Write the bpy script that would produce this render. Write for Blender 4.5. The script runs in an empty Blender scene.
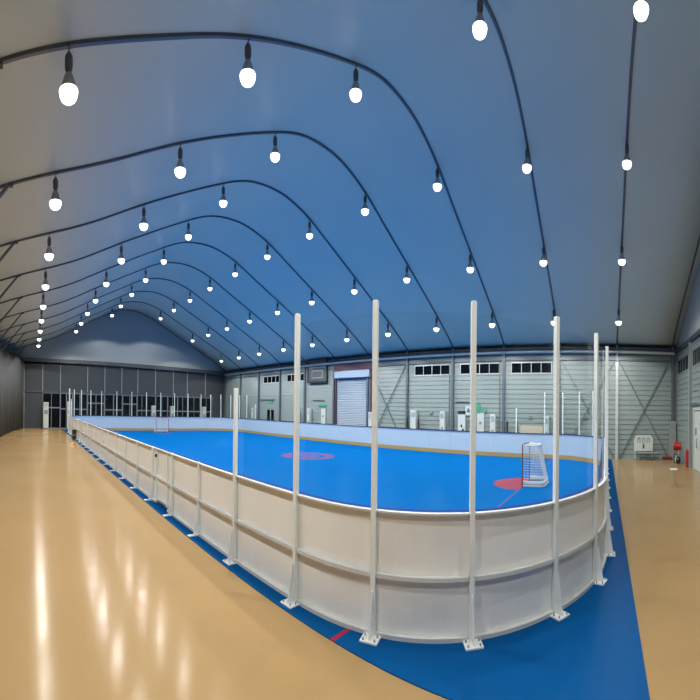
import bpy, math, random
from mathutils import Vector, Matrix
random.seed(7)
C = bpy.context.scene.collection
PI = math.pi

# ------------------------------------------------------------------ camera numbers (a phone panorama)
H = 2.405
AZ0 = math.radians(119.958)      # compass direction the camera faces, measured from +Y towards +X
TILT = math.radians(0.911)
FH, FV, PX0, PY0 = 364.842, 576.395, 31.68, 406.872


def az(px):
    return (px - PX0) / FH


def hor(px):
    return PY0 + FV * math.tan(TILT) * math.cos(az(px) - AZ0) * 1.0


# positions along the long right wall / the far wall / the near wall read off the panorama
def y_on_x(px, X):
    return X / math.tan(az(px))


def x_on_y(px, Y):
    return Y * math.tan(az(px))


ORD = ['first', 'second', 'third', 'fourth', 'fifth', 'sixth', 'seventh', 'eighth', 'ninth', 'tenth', 'eleventh',
       'twelfth', 'thirteenth', 'fourteenth', 'fifteenth', 'sixteenth', 'seventeenth', 'eighteenth', 'nineteenth',
       'twentieth', 'twenty-first', 'twenty-second', 'twenty-third']

# ------------------------------------------------------------------ materials


class NT:
    def __init__(s, name):
        s.m = bpy.data.materials.new(name)
        s.m.use_nodes = True
        s.t = s.m.node_tree
        s.b = s.t.nodes['Principled BSDF']
        s.o = s.t.nodes['Material Output']

    def n(s, k, **kw):
        d = s.t.nodes.new(k)
        for a, v in kw.items():
            setattr(d, a, v)
        return d

    def l(s, a, b):
        s.t.links.new(a, b)

    def math(s, op, a, b=None, c=None):
        d = s.n('ShaderNodeMath', operation=op)
        for i, v in enumerate((a, b, c)):
            if v is None:
                continue
            if isinstance(v, (int, float)):
                d.inputs[i].default_value = v
            else:
                s.l(v, d.inputs[i])
        return d.outputs[0]

    def noise(s, scale, detail=3, vec=None, rough=0.5):
        d = s.n('ShaderNodeTexNoise')
        d.inputs['Scale'].default_value = scale
        d.inputs['Detail'].default_value = detail
        d.inputs['Roughness'].default_value = rough
        if vec is not None:
            s.l(vec, d.inputs['Vector'])
        return d.outputs['Fac']

    def pos(s, scale=(1, 1, 1)):
        g = s.n('ShaderNodeNewGeometry')
        if scale == (1, 1, 1):
            return g.outputs['Position']
        d = s.n('ShaderNodeMapping')
        d.inputs['Scale'].default_value = scale
        s.l(g.outputs['Position'], d.inputs['Vector'])
        return d.outputs['Vector']

    def mix(s, f, a, b):
        d = s.n('ShaderNodeMix', data_type='RGBA')
        if isinstance(f, (int, float)):
            d.inputs[0].default_value = f
        else:
            s.l(f, d.inputs[0])
        for i, v in ((6, a), (7, b)):
            if isinstance(v, tuple):
                d.inputs[i].default_value = (*v, 1)
            else:
                s.l(v, d.inputs[i])
        return d.outputs[2]

    def ramp(s, f, lo, hi):
        d = s.n('ShaderNodeMapRange')
        s.l(f, d.inputs[0])
        d.inputs[1].default_value = lo
        d.inputs[2].default_value = hi
        return d.outputs[0]

    def bump(s, h, strength, dist=0.01):
        d = s.n('ShaderNodeBump')
        d.inputs['Strength'].default_value = strength
        d.inputs['Distance'].default_value = dist
        s.l(h, d.inputs['Height'])
        s.l(d.outputs[0], s.b.inputs['Normal'])

    def col(s, c):
        if isinstance(c, tuple):
            s.b.inputs['Base Color'].default_value = (*c, 1)
        else:
            s.l(c, s.b.inputs['Base Color'])


def simple(name, c, rough=0.5, metal=0.0, var=0.06, scale=6.0, spec=0.5):
    t = NT(name)
    f = t.noise(scale, 3, t.pos())
    t.col(t.mix(f, tuple(v * (1 - var) for v in c), tuple(min(1, v * (1 + var)) for v in c)))
    t.b.inputs['Roughness'].default_value = rough
    t.b.inputs['Metallic'].default_value = metal
    t.b.inputs['Specular IOR Level'].default_value = spec
    return t.m


M = {}
M['white_paint'] = simple('white_paint', (.80, .83, .83), .35)
M['pole_paint'] = simple('pole_paint', (.78, .82, .80), .32)
M['inner_sheet'] = simple('inner_sheet', (.36, .47, .58), .4)  # white sheet; its shaded, blue-lit tone is put into the colour
M['rail_paint'] = simple('rail_paint', (.60, .62, .61), .45)
M['dim_metal'] = simple('dim_metal', (.17, .19, .20), .45)
M['dark_metal'] = simple('dark_metal', (.075, .085, .10), .45, .3)
M['frame_metal'] = simple('frame_metal', (.13, .15, .18), .4, .4)
M['grey_metal'] = simple('grey_metal', (.30, .34, .34), .45, .2)
M['pale_metal'] = simple('pale_metal', (.55, .60, .58), .35, .3)
M['lamp_housing'] = simple('lamp_housing', (.12, .12, .115), .5, .3)
M['lamp_shade'] = simple('lamp_shade', (.42, .42, .40), .35, .2)
M['kick_yellow'] = simple('kick_yellow', (.34, .24, .075), .45)
M['navy_strip'] = simple('navy_strip', (.003, .03, .20), .7, spec=.05)  # navy strip along the inner top edge of the boards
M['black_plastic'] = simple('black_plastic', (.015, .015, .017), .4)
M['cabinet_white'] = simple('cabinet_white', (.50, .55, .53), .4)
M['beige_board'] = simple('beige_board', (.52, .45, .36), .5)
M['red_paint'] = simple('red_paint', (.42, .015, .02), .4)
M['goal_red'] = simple('goal_red', (.13, .01, .016), .35)
M['maroon'] = simple('maroon', (.06, .025, .045), .5)
M['green_sign'] = simple('green_sign', (.05, .30, .16), .5)
M['blue_sign'] = simple('blue_sign', (.03, .12, .34), .5)
M['mark_grey'] = simple('mark_grey', (.22, .22, .22), .6)
M['net_cord'] = simple('net_cord', (.62, .66, .68), .8)
M['pad_grey'] = simple('pad_grey', (.50, .56, .62), .8)
M['orange_plastic'] = simple('orange_plastic', (.75, .30, .05), .5)
M['shutter'] = simple('shutter', (.24, .30, .37), .4, .1)
M['hood_blue'] = simple('hood_blue', (.30, .38, .50), .4)
M['night_glass'] = simple('night_glass', (.003, .005, .009), .06, spec=.12)
M['grey_cloth'] = simple('grey_cloth', (.24, .26, .24), .8)

# board sheet: off-white plastic with faint puck scuffs along a band near the floor
t = NT('board_sheet')
p = t.pos()
f = t.noise(1.3, 4, p)
c = t.mix(f, (.80, .80, .77), (.87, .87, .85))
sx = t.n('ShaderNodeSeparateXYZ')
t.l(p, sx.inputs[0])
band = t.math('MULTIPLY', t.ramp(sx.outputs[2], .50, .30), t.ramp(sx.outputs[2], .05, .22))
scuff = t.ramp(t.noise(26, 6, t.pos((1, 1, 2.2)), .7), .52, .66)
c = t.mix(t.math('MULTIPLY', t.math('MULTIPLY', band, scuff), .25), c, (.42, .40, .50))
t.col(c)
t.b.inputs['Roughness'].default_value = .33
M['board_sheet'] = t.m

# roof skin: white PVC membrane
t = NT('roof_membrane')
p = t.pos()
t.col(t.mix(t.noise(.35, 4, p), (.58, .65, .57), (.63, .70, .62)))
t.b.inputs['Roughness'].default_value = .42
t.bump(t.noise(.5, 2, p), .25, .08)
M['roof_membrane'] = t.m

# gable membrane
M['gable_membrane'] = simple('gable_membrane', (.34, .38, .38), .45, 0, .05, .4)
M['dark_curtain'] = simple('dark_curtain', (.04, .042, .043), .8, 0, .12, 1.2)
M['wall_panel'] = simple('wall_panel', (.20, .25, .243), .45, 0, .05, .8)
M['far_wall_panel'] = simple('far_wall_panel', (.037, .045, .052), .6, 0, .08, .7)

# hall floor: honey coloured sealed floor, glossy
t = NT('hall_floor')
p = t.pos()
n1 = t.noise(.35, 5, p)
n2 = t.noise(3.0, 5, t.pos((1, .25, 1)))
c = t.mix(n1, (.295, .198, .088), (.37, .248, .115))
c = t.mix(t.math('MULTIPLY', n2, .35), c, (.355, .215, .10))
br = t.n('ShaderNodeTexBrick')
br.inputs['Scale'].default_value = 1
br.inputs['Brick Width'].default_value = 1.8
br.inputs['Row Height'].default_value = .9
br.inputs['Mortar Size'].default_value = .004
br.inputs['Mortar Smooth'].default_value = .3
t.l(p, br.inputs['Vector'])
c = t.mix(t.math('MULTIPLY', br.outputs['Fac'], .2), c, (.25, .15, .07))
t.col(c)
rr = t.n('ShaderNodeMapRange')
t.l(n1, rr.inputs[0])
rr.inputs[3].default_value = .13
rr.inputs[4].default_value = .20
t.b.inputs['Specular IOR Level'].default_value = .02
t.l(rr.outputs[0], t.b.inputs['Roughness'])
t.bump(t.noise(2.2, 3, p), .12, .02)
M['hall_floor'] = t.m


def rink_mat(name, base1, base2, rough, lines):
    t = NT(name)
    p = t.pos()
    c = t.mix(t.noise(.5, 4, p), base1, base2)
    # tile joints
    br = t.n('ShaderNodeTexBrick')
    br.offset = 0
    br.inputs['Scale'].default_value = 1
    br.inputs['Brick Width'].default_value = .5
    br.inputs['Row Height'].default_value = .5
    br.inputs['Mortar Size'].default_value = .006
    t.l(p, br.inputs['Vector'])
    c = t.mix(t.math('MULTIPLY', br.outputs['Fac'], .25), c, (.0, .05, .2))
    s = t.n('ShaderNodeSeparateXYZ')
    t.l(p, s.inputs[0])
    X, Y = s.outputs[0], s.outputs[1]

    def near(v, v0, w):
        return t.math('LESS_THAN', t.math('ABSOLUTE', t.math('SUBTRACT', v, v0)), w)

    def dist(x0, y0):
        a = t.math('POWER', t.math('SUBTRACT', X, x0), 2)
        b = t.math('POWER', t.math('SUBTRACT', Y, y0), 2)
        return t.math('SQRT', t.math('ADD', a, b))
    for kind, args, colr, k in lines:
        if kind == 'y':
            f = near(Y, *args)
        elif kind == 'ring':
            f = near(dist(args[0], args[1]), args[2], args[3])
        elif kind == 'disc':
            f = t.math('LESS_THAN', dist(args[0], args[1]), args[2])
        elif kind == 'half':      # half disc on the +Y or -Y side of a line
            f = t.math('MULTIPLY', t.math('LESS_THAN', dist(args[0], args[1]), args[2]),
                       t.math('GREATER_THAN' if args[3] > 0 else 'LESS_THAN', Y, args[1]))
        c = t.mix(t.math('MULTIPLY', f, k), c, colr)
    t.col(c)
    df = t.n('ShaderNodeBsdfDiffuse')
    t.l(c, df.inputs[0])
    gl_ = t.n('ShaderNodeBsdfGlossy')
    gl_.inputs['Roughness'].default_value = rough
    mx = t.n('ShaderNodeMixShader')
    mx.inputs[0].default_value = .012
    t.l(df.outputs[0], mx.inputs[1])
    t.l(gl_.outputs[0], mx.inputs[2])
    t.l(mx.outputs[0], t.o.inputs[0])
    return t.m


RED = (.36, .06, .045)
GX, GY, GYF = 19.25, 4.2, 47.0
M['rink_tile'] = rink_mat('rink_tile', (.000, .108, .36), (.001, .126, .405), .3, [
    ('y', (GY, .03), RED, .6), ('y', (GYF, .03), RED, .3),
    ('half', (GX, GY, 1.75, 1), RED, .8), ('half', (17.6, GYF, 1.5, -1), RED, .25),
    ('ring', (20.3, 21.4, 1.75, .4), RED, .42), ('disc', (20.3, 21.4, .9), RED, .3),
])
M['mat_tile'] = rink_mat('mat_tile', (.000, .064, .22), (.001, .076, .245), .4, [('y', (4.05, .045), (.35, .015, .03), .85)])

# glass: clear acrylic with a fresnel sheen
t = NT('clear_glass')
tr = t.n('ShaderNodeBsdfTransparent')
tr.inputs[0].default_value = (.97, .985, .98, 1)
gl = t.n('ShaderNodeBsdfGlossy')
gl.inputs['Roughness'].default_value = .03
fr = t.n('ShaderNodeFresnel')
fr.inputs[0].default_value = 1.35
ms = t.n('ShaderNodeMixShader')
gg = t.n('ShaderNodeNewGeometry')
t.l(t.math('MULTIPLY', t.math('MULTIPLY', fr.outputs[0], .9), t.math('SUBTRACT', 1.0, gg.outputs['Backfacing'])), ms.inputs[0])
t.l(tr.outputs[0], ms.inputs[1])
t.l(gl.outputs[0], ms.inputs[2])
t.l(ms.outputs[0], t.o.inputs[0])
M['clear_glass'] = t.m

# glowing lamp bowl
t = NT('lamp_glow')
t.b.inputs['Emission Color'].default_value = (1, .98, .94, 1)
t.b.inputs['Emission Strength'].default_value = 4
t.col((.9, .9, .9))
t.m.cycles.emission_sampling = 'NONE'
M['lamp_glow'] = t.m

# ------------------------------------------------------------------ mesh helpers


class MB:
    def __init__(s):
        s.v = []
        s.f = []
        s.sm = []

    def quad(s, a, b, c, d, smooth=False):
        i = len(s.v)
        s.v += [tuple(a), tuple(b), tuple(c), tuple(d)]
        s.f.append((i, i + 1, i + 2, i + 3))
        s.sm.append(smooth)

    def add(s, vs, fs, smooth=False):
        i = len(s.v)
        s.v += [tuple(v) for v in vs]
        for f in fs:
            s.f.append(tuple(i + k for k in f))
            s.sm.append(smooth)
        return s

    def box(s, x0, x1, y0, y1, z0, z1):
        vs = [(x0, y0, z0), (x1, y0, z0), (x1, y1, z0), (x0, y1, z0), (x0, y0, z1), (x1, y0, z1), (x1, y1, z1), (x0, y1, z1)]
        fs = [(3, 2, 1, 0), (4, 5, 6, 7), (0, 1, 5, 4), (1, 2, 6, 5), (2, 3, 7, 6), (3, 0, 4, 7)]
        return s.add(vs, fs)

    def cbox(s, x0, x1, y0, y1, z0, z1, b=.01):
        """box with chamfered edges (all twelve)"""
        import bmesh
        bm = bmesh.new()
        bmesh.ops.create_cube(bm, size=1)
        for v in bm.verts:
            v.co = Vector(((x0 + x1) / 2 + v.co.x * (x1 - x0), (y0 + y1) / 2 + v.co.y * (y1 - y0), (z0 + z1) / 2 + v.co.z * (z1 - z0)))
        bmesh.ops.bevel(bm, geom=list(bm.edges), offset=b, segments=2, affect='EDGES', profile=.6)
        bm.verts.index_update()
        s.add([tuple(v.co) for v in bm.verts], [tuple(v.index for v in f.verts) for f in bm.faces])
        bm.free()
        return s

    def bar(s, a, b, w, h, up=(0, 0, 1)):
        a, b = Vector(a), Vector(b)
        d = (b - a).normalized()
        up = Vector(up)
        r = d.cross(up)
        if r.length < 1e-4:
            r = d.cross(Vector((1, 0, 0)))
        r.normalize()
        u = r.cross(d)
        vs = []
        for p in (a, b):
            for i, j in ((-1, -1), (1, -1), (1, 1), (-1, 1)):
                vs.append(p + r * i * w / 2 + u * j * h / 2)
        return s.add(vs, [(3, 2, 1, 0), (4, 5, 6, 7), (0, 1, 5, 4), (1, 2, 6, 5), (2, 3, 7, 6), (3, 0, 4, 7)])

    def tube(s, pts, r, n=8, smooth=True):
        pts = [Vector(p) for p in pts]
        vs = []
        fs = []
        prev = None
        for k, p in enumerate(pts):
            d = (pts[min(k + 1, len(pts) - 1)] - pts[max(k - 1, 0)]).normalized()
            if prev is None:
                a = d.orthogonal().normalized()
            else:
                a = (prev - d * prev.dot(d)).normalized()
            prev = a
            b = d.cross(a)
            for i in range(n):
                q = 2 * PI * i / n
                vs.append(p + (a * math.cos(q) + b * math.sin(q)) * r)
        for k in range(len(pts) - 1):
            for i in range(n):
                j = (i + 1) % n
                fs.append((k * n + i, k * n + j, (k + 1) * n + j, (k + 1) * n + i))
        s.add(vs, fs, smooth)
        e = (len(pts) - 1) * n
        s.add([vs[i] for i in range(n)][::-1], [tuple(range(n))])
        s.add([vs[e + i] for i in range(n)], [tuple(range(n))])
        return s

    def lathe(s, prof, n=20, smooth=True):
        vs = []
        fs = []
        for r, z in prof:
            for i in range(n):
                q = 2 * PI * i / n
                vs.append((r * math.cos(q), r * math.sin(q), z))
        for k in range(len(prof) - 1):
            for i in range(n):
                j = (i + 1) % n
                fs.append((k * n + i, (k + 1) * n + i, (k + 1) * n + j, k * n + j))
        s.add(vs, fs, smooth)
        return s

    def prism(s, poly, o, ax, ay, thick):
        """polygon poly (u,v) in plane o + u*ax + v*ay extruded by the vector thick"""
        o, ax, ay, th = Vector(o), Vector(ax), Vector(ay), Vector(thick)
        n = len(poly)
        a = [o + ax * u + ay * v for u, v in poly]
        b = [p + th for p in a]
        fs = [tuple(range(n))[::-1], tuple(range(n, 2 * n))]
        for i in range(n):
            j = (i + 1) % n
            fs.append((i, j, n + j, n + i))
        return s.add(a + b, fs)

    def mesh(s, name, mat):
        me = bpy.data.meshes.new(name)
        me.from_pydata(s.v, [], s.f)
        me.polygons.foreach_set('use_smooth', s.sm)
        me.materials.append(mat)
        me.update()
        return me

    def build(s, name, mat, parent=None, loc=None, rz=0):
        return inst(name, s.mesh(name, mat), parent, loc, rz)


def inst(name, me, parent=None, loc=None, rz=0):
    o = bpy.data.objects.new(name, me)
    C.objects.link(o)
    if parent is not None:
        o.parent = parent
    if loc is not None:
        o.location = loc
    o.rotation_euler = (0, 0, rz)
    return o


def tag(o, label, cat, group=None):
    o['label'] = label
    o['category'] = cat
    if group:
        o['group'] = group
    return o


def thing(name, label, cat, loc=(0, 0, 0), rz=0, group=None):
    o = inst(name, None, None, loc, rz)
    return tag(o, label, cat, group)


def struct(o):
    o['kind'] = 'structure'
    return o


def recenter(o):
    """move the origin of a one-mesh object to the bottom centre of its own bounds"""
    return o


# ------------------------------------------------------------------ hall
XL, XR, YN, YF = -4.35, 31.75, -6.35, 54.0
EAVE = 6.15
S = 5.0
FR = [j * S - 1.035 for j in range(-1, 12)]        # frames along the hall, -6.03 .. 53.97
PROF = [(-4.31, 6.92), (-2.5, 7.34), (-.9, 7.64), (.84, 7.94), (2.2, 8.20), (3.7, 8.58), (5.9, 9.27), (8, 9.93), (10, 10.57), (11.8, 11.13), (13.1, 11.39),
        (14.6, 11.48), (16, 11.39), (17.9, 10.98), (20.4, 10.13), (23, 9.27), (25.5, 8.44), (28, 7.60), (30, 6.88), (31.65, 6.2)]


def catmull(P, n=4):
    out = []
    for i in range(len(P) - 1):
        p0 = Vector(P[max(i - 1, 0)])
        p1 = Vector(P[i])
        p2 = Vector(P[i + 1])
        p3 = Vector(P[min(i + 2, len(P) - 1)])
        for k in range(n):
            t = k / n
            out.append(.5 * ((2 * p1) + (-p0 + p2) * t + (2 * p0 - 5 * p1 + 4 * p2 - p3) * t * t + (-p0 + 3 * p1 - 3 * p2 + p3) * t ** 3))
    out.append(Vector(P[-1]))
    return out


RIB = catmull(PROF)


def rib_z(x):
    for a, b in zip(RIB, RIB[1:]):
        if a.x <= x <= b.x:
            return a.y + (b.y - a.y) * (x - a.x) / (b.x - a.x)
    return RIB[0].y if x < RIB[0].x else RIB[-1].y


# floor
mb = MB()
mb.box(XL - .2, XR + .2, YN - .2, YF + .2, -.2, 0)
struct(mb.build('floor', M['hall_floor']))

# roof membrane
mb = MB()
lo = [(p.x, p.y + .10) for p in RIB]
lo[0] = (XL - .15, lo[0][1] - .05)
lo[-1] = (XR + .15, lo[-1][1] - .05)
ys = [YN - .15 + (YF + .3 - YN) * k / 24 for k in range(25)]
vs = []
for y in ys:
    for x, z in lo:
        vs.append((x, y, z))
n = len(lo)
fs = []
for k in range(len(ys) - 1):
    for i in range(n - 1):
        fs.append((k * n + i, (k + 1) * n + i, (k + 1) * n + i + 1, k * n + i + 1))
mb.add(vs, fs, True)
o = struct(mb.build('ceiling', M['roof_membrane']))
md = o.modifiers.new('thickness', 'SOLIDIFY')
md.thickness = .04
md.offset = 1


def clad(name, o, ax, nrm, L, z0, z1, holes, mat, pitch=.27, lap=.04):
    """lap-clad wall: starts at o, runs along ax for L, faces nrm; holes = (u0,u1,z0,z1)"""
    o, ax, nrm = Vector(o), Vector(ax), Vector(nrm)
    us = sorted({0, L} | {h[0] for h in holes} | {h[1] for h in holes})
    mb = MB()
    P = lambda u, z, d: o + ax * u + nrm * d + Vector((0, 0, z))
    for ua, ub in zip(us, us[1:]):
        um = (ua + ub) / 2
        cuts = sorted([(h[2], h[3]) for h in holes if h[0] < um < h[1]])
        ints = []
        z = z0
        for a, b in cuts:
            if a > z:
                ints.append((z, a))
            z = b
        if z < z1:
            ints.append((z, z1))
        for a, b in ints:
            # sawtooth profile, clipped
            k = math.floor((a - z0) / pitch)
            while z0 + k * pitch < b - 1e-6:
                za = max(a, z0 + k * pitch)
                zb = min(b, z0 + (k + 1) * pitch)
                d = lambda zz: lap * (1 - (zz - z0 - k * pitch) / pitch)
                if zb - za > 1e-4:
                    mb.quad(P(ua, za, 0), P(ub, za, 0), P(ub, za, d(za)), P(ua, za, d(za)))
                    mb.quad(P(ua, za, d(za)), P(ub, za, d(za)), P(ub, zb, d(zb)), P(ua, zb, d(zb)))
                k += 1
            # back and ends
            mb.quad(P(ua, a, -.1), P(ub, a, -.1), P(ub, b, -.1), P(ua, b, -.1))
            mb.quad(P(ua, a, -.1), P(ua, b, -.1), P(ua, b, 0), P(ua, a, 0))
            mb.quad(P(ub, a, -.1), P(ub, b, -.1), P(ub, b, 0), P(ub, a, 0))
            mb.quad(P(ua, b, -.1), P(ub, b, -.1), P(ub, b, 0), P(ua, b, 0))
            mb.quad(P(ua, a, -.1), P(ub, a, -.1), P(ub, a, 0), P(ua, a, 0))
    return struct(mb.build(name, mat))


wn = 0


def window(o, ax, nrm, u0, u1, z0, z1, panes, rail=None, name=None, frame_w=.05, mat='pale_metal'):
    """a framed window unit with dark panes; child frame and panes"""
    global wn
    wn += 1
    o, ax, nrm = Vector(o), Vector(ax), Vector(nrm)
    r = struct(inst('%s_%d' % (name or 'window', wn), None, None, o + ax * (u0 + u1) / 2 + Vector((0, 0, z0))))
    w, h = u1 - u0, z1 - z0
    rz = math.atan2(ax.y, ax.x)
    r.rotation_euler = (0, 0, rz)
    # local x along ax; local y = normal direction side
    side = 1 if Vector((-math.sin(rz), math.cos(rz), 0)).dot(nrm) > 0 else -1
    f = MB()
    y0, y1 = sorted((-.06 * side, .05 * side))
    f.box(-w / 2, w / 2, y0, y1, 0, frame_w)
    f.box(-w / 2, w / 2, y0, y1, h - frame_w, h)
    f.box(-w / 2, -w / 2 + frame_w, y0, y1, frame_w, h - frame_w)
    f.box(w / 2 - frame_w, w / 2, y0, y1, frame_w, h - frame_w)
    edges = [-w / 2 + frame_w + (w - 2 * frame_w) * k / panes for k in range(panes + 1)]
    for e in edges[1:-1]:
        f.box(e - frame_w / 2, e + frame_w / 2, y0, y1, frame_w, h - frame_w)
    if rail:
        for a, b in zip(edges, edges[1:]):
            f.box(a + frame_w / 2 if a != edges[0] else a, b - frame_w / 2 if b != edges[-1] else b, y0 * .9, y1 * .9, rail - .06, rail + .06)
    f.build('window_frame', M[mat], r)
    for a, b in zip(edges, edges[1:]):
        g = MB()
        g.box(a, b, -.012, .012, frame_w * .5, h - frame_w * .5)
        g.build('window_pane', M['night_glass'], r)
    return r


# --- right wall (long side).  u runs along +Y from YN
WX = 31.65
oR = (WX, YN, 0)


def uR(px, X=WX):
    return y_on_x(px, X) - YN


def zat(px, py, X=None, Y=None):
    d = X / math.sin(az(px)) if X else Y / math.cos(az(px))
    return H + (hor_px(px) - py) / FV * d


def hor_px(px):
    return PY0 + FV * math.tan(TILT) * (-math.cos(az(px) - AZ0)) * -1


wins = []
for a, b in ((551.5, 511), (499.5, 460), (450, 414.5), (280, 263.5), (305, 287)):
    u0, u1 = sorted((uR(a), uR(b)))
    wins.append((u0, u1, 4.65, 5.30))
u0, u1 = sorted((uR(275), uR(266.5)))
ddoor = (u0, u1, 0, 2.45)
u0, u1 = sorted((uR(370.5), uR(337)))
shut = (u0, u1, 0, 5.30)
holes = wins + [ddoor, shut]
clad('wall_right', oR, (0, 1, 0), (-1, 0, 0), YF - YN, 0, EAVE, holes, M['wall_panel'])
for h in wins:
    window(oR, (0, 1, 0), (-1, 0, 0), h[0], h[1], h[2], h[3], 4)

# double door in the right wall, far left
r = struct(inst('door_1', None, None, (WX, YN + (ddoor[0] + ddoor[1]) / 2, 0), 0))
w = ddoor[1] - ddoor[0]
f = MB()
f.box(-.06, .06, -w / 2, -w / 2 + .08, 0, 2.45)
f.box(-.06, .06, w / 2 - .08, w / 2, 0, 2.45)
f.box(-.06, .06, -w / 2 + .08, w / 2 - .08, 2.37, 2.45)
f.build('door_frame', M['wall_panel'], r)
for s in (-1, 1):
    f = MB()
    c0 = s * (w / 4 - .04)
    hw = w / 4 - .05
    f.box(-.03, .03, c0 - hw, c0 + hw, .01, .3)
    f.box(-.03, .03, c0 - hw, c0 + hw, 2.25, 2.36)
    f.box(-.03, .03, c0 - hw, c0 - hw + .1, .3, 2.25)
    f.box(-.03, .03, c0 + hw - .1, c0 + hw, .3, 2.25)
    lf = f.build('door_leaf', M['wall_panel'], r)
    g = MB()
    g.box(-.01, .01, c0 - hw + .09, c0 + hw - .09, .29, 2.26)
    g.build('door_pane', M['night_glass'], lf)

# roller shutter
yc = YN + (shut[0] + shut[1]) / 2
w = shut[1] - shut[0]
r = struct(inst('door_2', None, None, (WX, yc, 0)))
f = MB()
zz = 0
while zz < 4.62 - .01:
    f.add([(-.02, -w / 2 + .05, zz + .01), (-.02, w / 2 - .05, zz + .01), (-.045, w / 2 - .05, zz + .06), (-.045, -w / 2 + .05, zz + .06),
           (-.02, w / 2 - .05, zz + .125), (-.02, -w / 2 + .05, zz + .125)], [(0, 1, 2, 3), (3, 2, 4, 5)])
    zz += .125
f.box(-.02, .03, -w / 2 + .04, w / 2 - .04, 0.0, 4.8)
f.build('shutter_curtain', M['shutter'], r)
f = MB()
f.cbox(-.45, 0, -w / 2 - .1, w / 2 + .1, 4.70, 5.20, .03)
f.build('shutter_hood', M['hood_blue'], r)
for s in (-1, 1):
    f = MB()
    f.box(-.16, -.0, s * (w / 2 + .12) - .10, s * (w / 2 + .12) + .10, 0, 5.22)
    f.build('guide_rail', M['maroon'], r)
f = MB()
f.box(-.30, 0, -w / 2 - .9, w / 2 + .3, 5.24, 5.72)
f.build('header_beam', M['maroon'], r)

# eave beams of the right wall
tn = 0


def trim(mb, mat):
    global tn
    tn += 1
    return struct(mb.build('trim_%d' % tn, M[mat]))


trim(MB().box(WX - .22, WX - .02, YN + .05, YF - .05, 5.98, 6.12), 'dark_metal')
trim(MB().tube([(WX - .30, YN + .3, 5.84), (WX - .30, YF - .3, 5.84)], .085, 10), 'pale_metal')
trim(MB().box(WX - .12, WX - .01, YN + .05, YF - .05, 5.40, 5.50), 'frame_metal')

# --- near end wall.  u runs along -X from WX
oN = (WX, YN, 0)


def uN(px):
    return WX - YN * math.tan(az(px)) if False else WX - (YN * math.tan(az(px)))


nw = []
for a, b in ((678.3, 688.5), (693.2, 700.5)):
    u0, u1 = sorted((uN(a), uN(b)))
    nw.append((u0, min(u1, u0 + 4.2), 4.65, 5.40))
nd = (uN(694.6), uN(694.6) + 2.0, 0, 2.75)
clad('wall_near', oN, (-1, 0, 0), (0, 1, 0), WX - XL, 0, EAVE, nw + [nd], M['wall_panel'])
for h in nw:
    window(oN, (-1, 0, 0), (0, 1, 0), h[0], h[1], h[2], h[3], 4, frame_w=.04, mat='dim_metal')
# door in the near wall
xc = WX - (nd[0] + nd[1]) / 2
r = struct(inst('door_3', None, None, (xc, YN, 0)))
f = MB()
f.box(-1.0, -.9, -.06, .1, 0, 2.75)
f.box(.9, 1.0, -.06, .1, 0, 2.75)
f.box(-.9, .9, -.06, .1, 2.65, 2.75)
f.build('door_frame', M['cabinet_white'], r)
for s in (-1, 1):
    f = MB()
    f.cbox(s * .45 - .44, s * .45 + .44, -.02, .04, .01, 2.64, .01)
    lf = f.build('door_leaf', M['cabinet_white'], r)
    f = MB()
    f.tube([(s * .1, .05, 1.0), (s * .1, .12, 1.02), (s * .1, .12, 1.38), (s * .1, .05, 1.4)], .014, 8)
    f.build('door_handle', M['dark_metal'], lf)
f = MB()
f.box(.25, .65, .042, .047, 1.55, 1.85)
f.build('notice', M['blue_sign'], r)
trim(MB().box(XL + .3, WX - .25, YN + .02, YN + .2, 5.85, 6.05), 'dark_metal')
trim(MB().box(xc - 3, WX - .9 - uN(692.5) + .9, YN + .045, YN + .10, 2.83, 2.90), 'dark_metal')
for px in (691.6,):
    x = WX - uN(px)
    trim(MB().box(x - .13, x + .13, YN + .02, YN + .22, 0, 5.85), 'grey_metal')
for x in (20.0, 13.7, 7.5, 1.5):
    trim(MB().box(x - .13, x + .13, YN + .02, YN + .22, 0, 5.85), 'grey_metal')

# --- far end wall (glazing at the foot, dark panels above)
GZ = 3.35
gx0, gx1 = x_on_y(42.5, YF), x_on_y(212, YF)
mb = MB()
mb.prism([(XL - .1, 0), (gx0, 0), (gx0, 6.55), (XL - .1, 6.6)], (0, YF, 0), (1, 0, 0), (0, 0, 1), (0, .15, 0))
mb.box(gx1, XR, YF, YF + .15, 0, EAVE)
mb.prism([(gx0, GZ), (gx1, GZ), (gx1, 6.15), (gx0, 6.55)], (0, YF, 0), (1, 0, 0), (0, 0, 1), (0, .15, 0))
struct(mb.build('wall_far', M['far_wall_panel']))
# glazing units
oF = (0, YF, 0)
cuts = [42.5, 60.3, 66.5, 72.5, 80.0, 87.2, 104.6, 113.5, 122.3, 137.2, 146.5, 155.5, 167.6, 177.5, 187.5, 200, 212]
for a, b in zip(cuts, cuts[1:]):
    xa, xb = x_on_y(a, YF), x_on_y(b, YF)
    door = a in (42.5, 87.2, 122.3)
    np_ = 2 if (b - a > 9) else 1
    if a == 42.5:
        window(oF, (1, 0, 0), (0, -1, 0), xa, xb, 0, GZ, 2, rail=1.95, name='door', frame_w=.08, mat='dim_metal')
    elif door:
        window(oF, (1, 0, 0), (0, -1, 0), xa, xb, 0, GZ, 2, rail=2.45, name='door', frame_w=.12, mat='dim_metal')
    else:
        window(oF, (1, 0, 0), (0, -1, 0), xa, xb, 0, GZ, np_, rail=1.85, frame_w=.08, mat='dim_metal')
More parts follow.
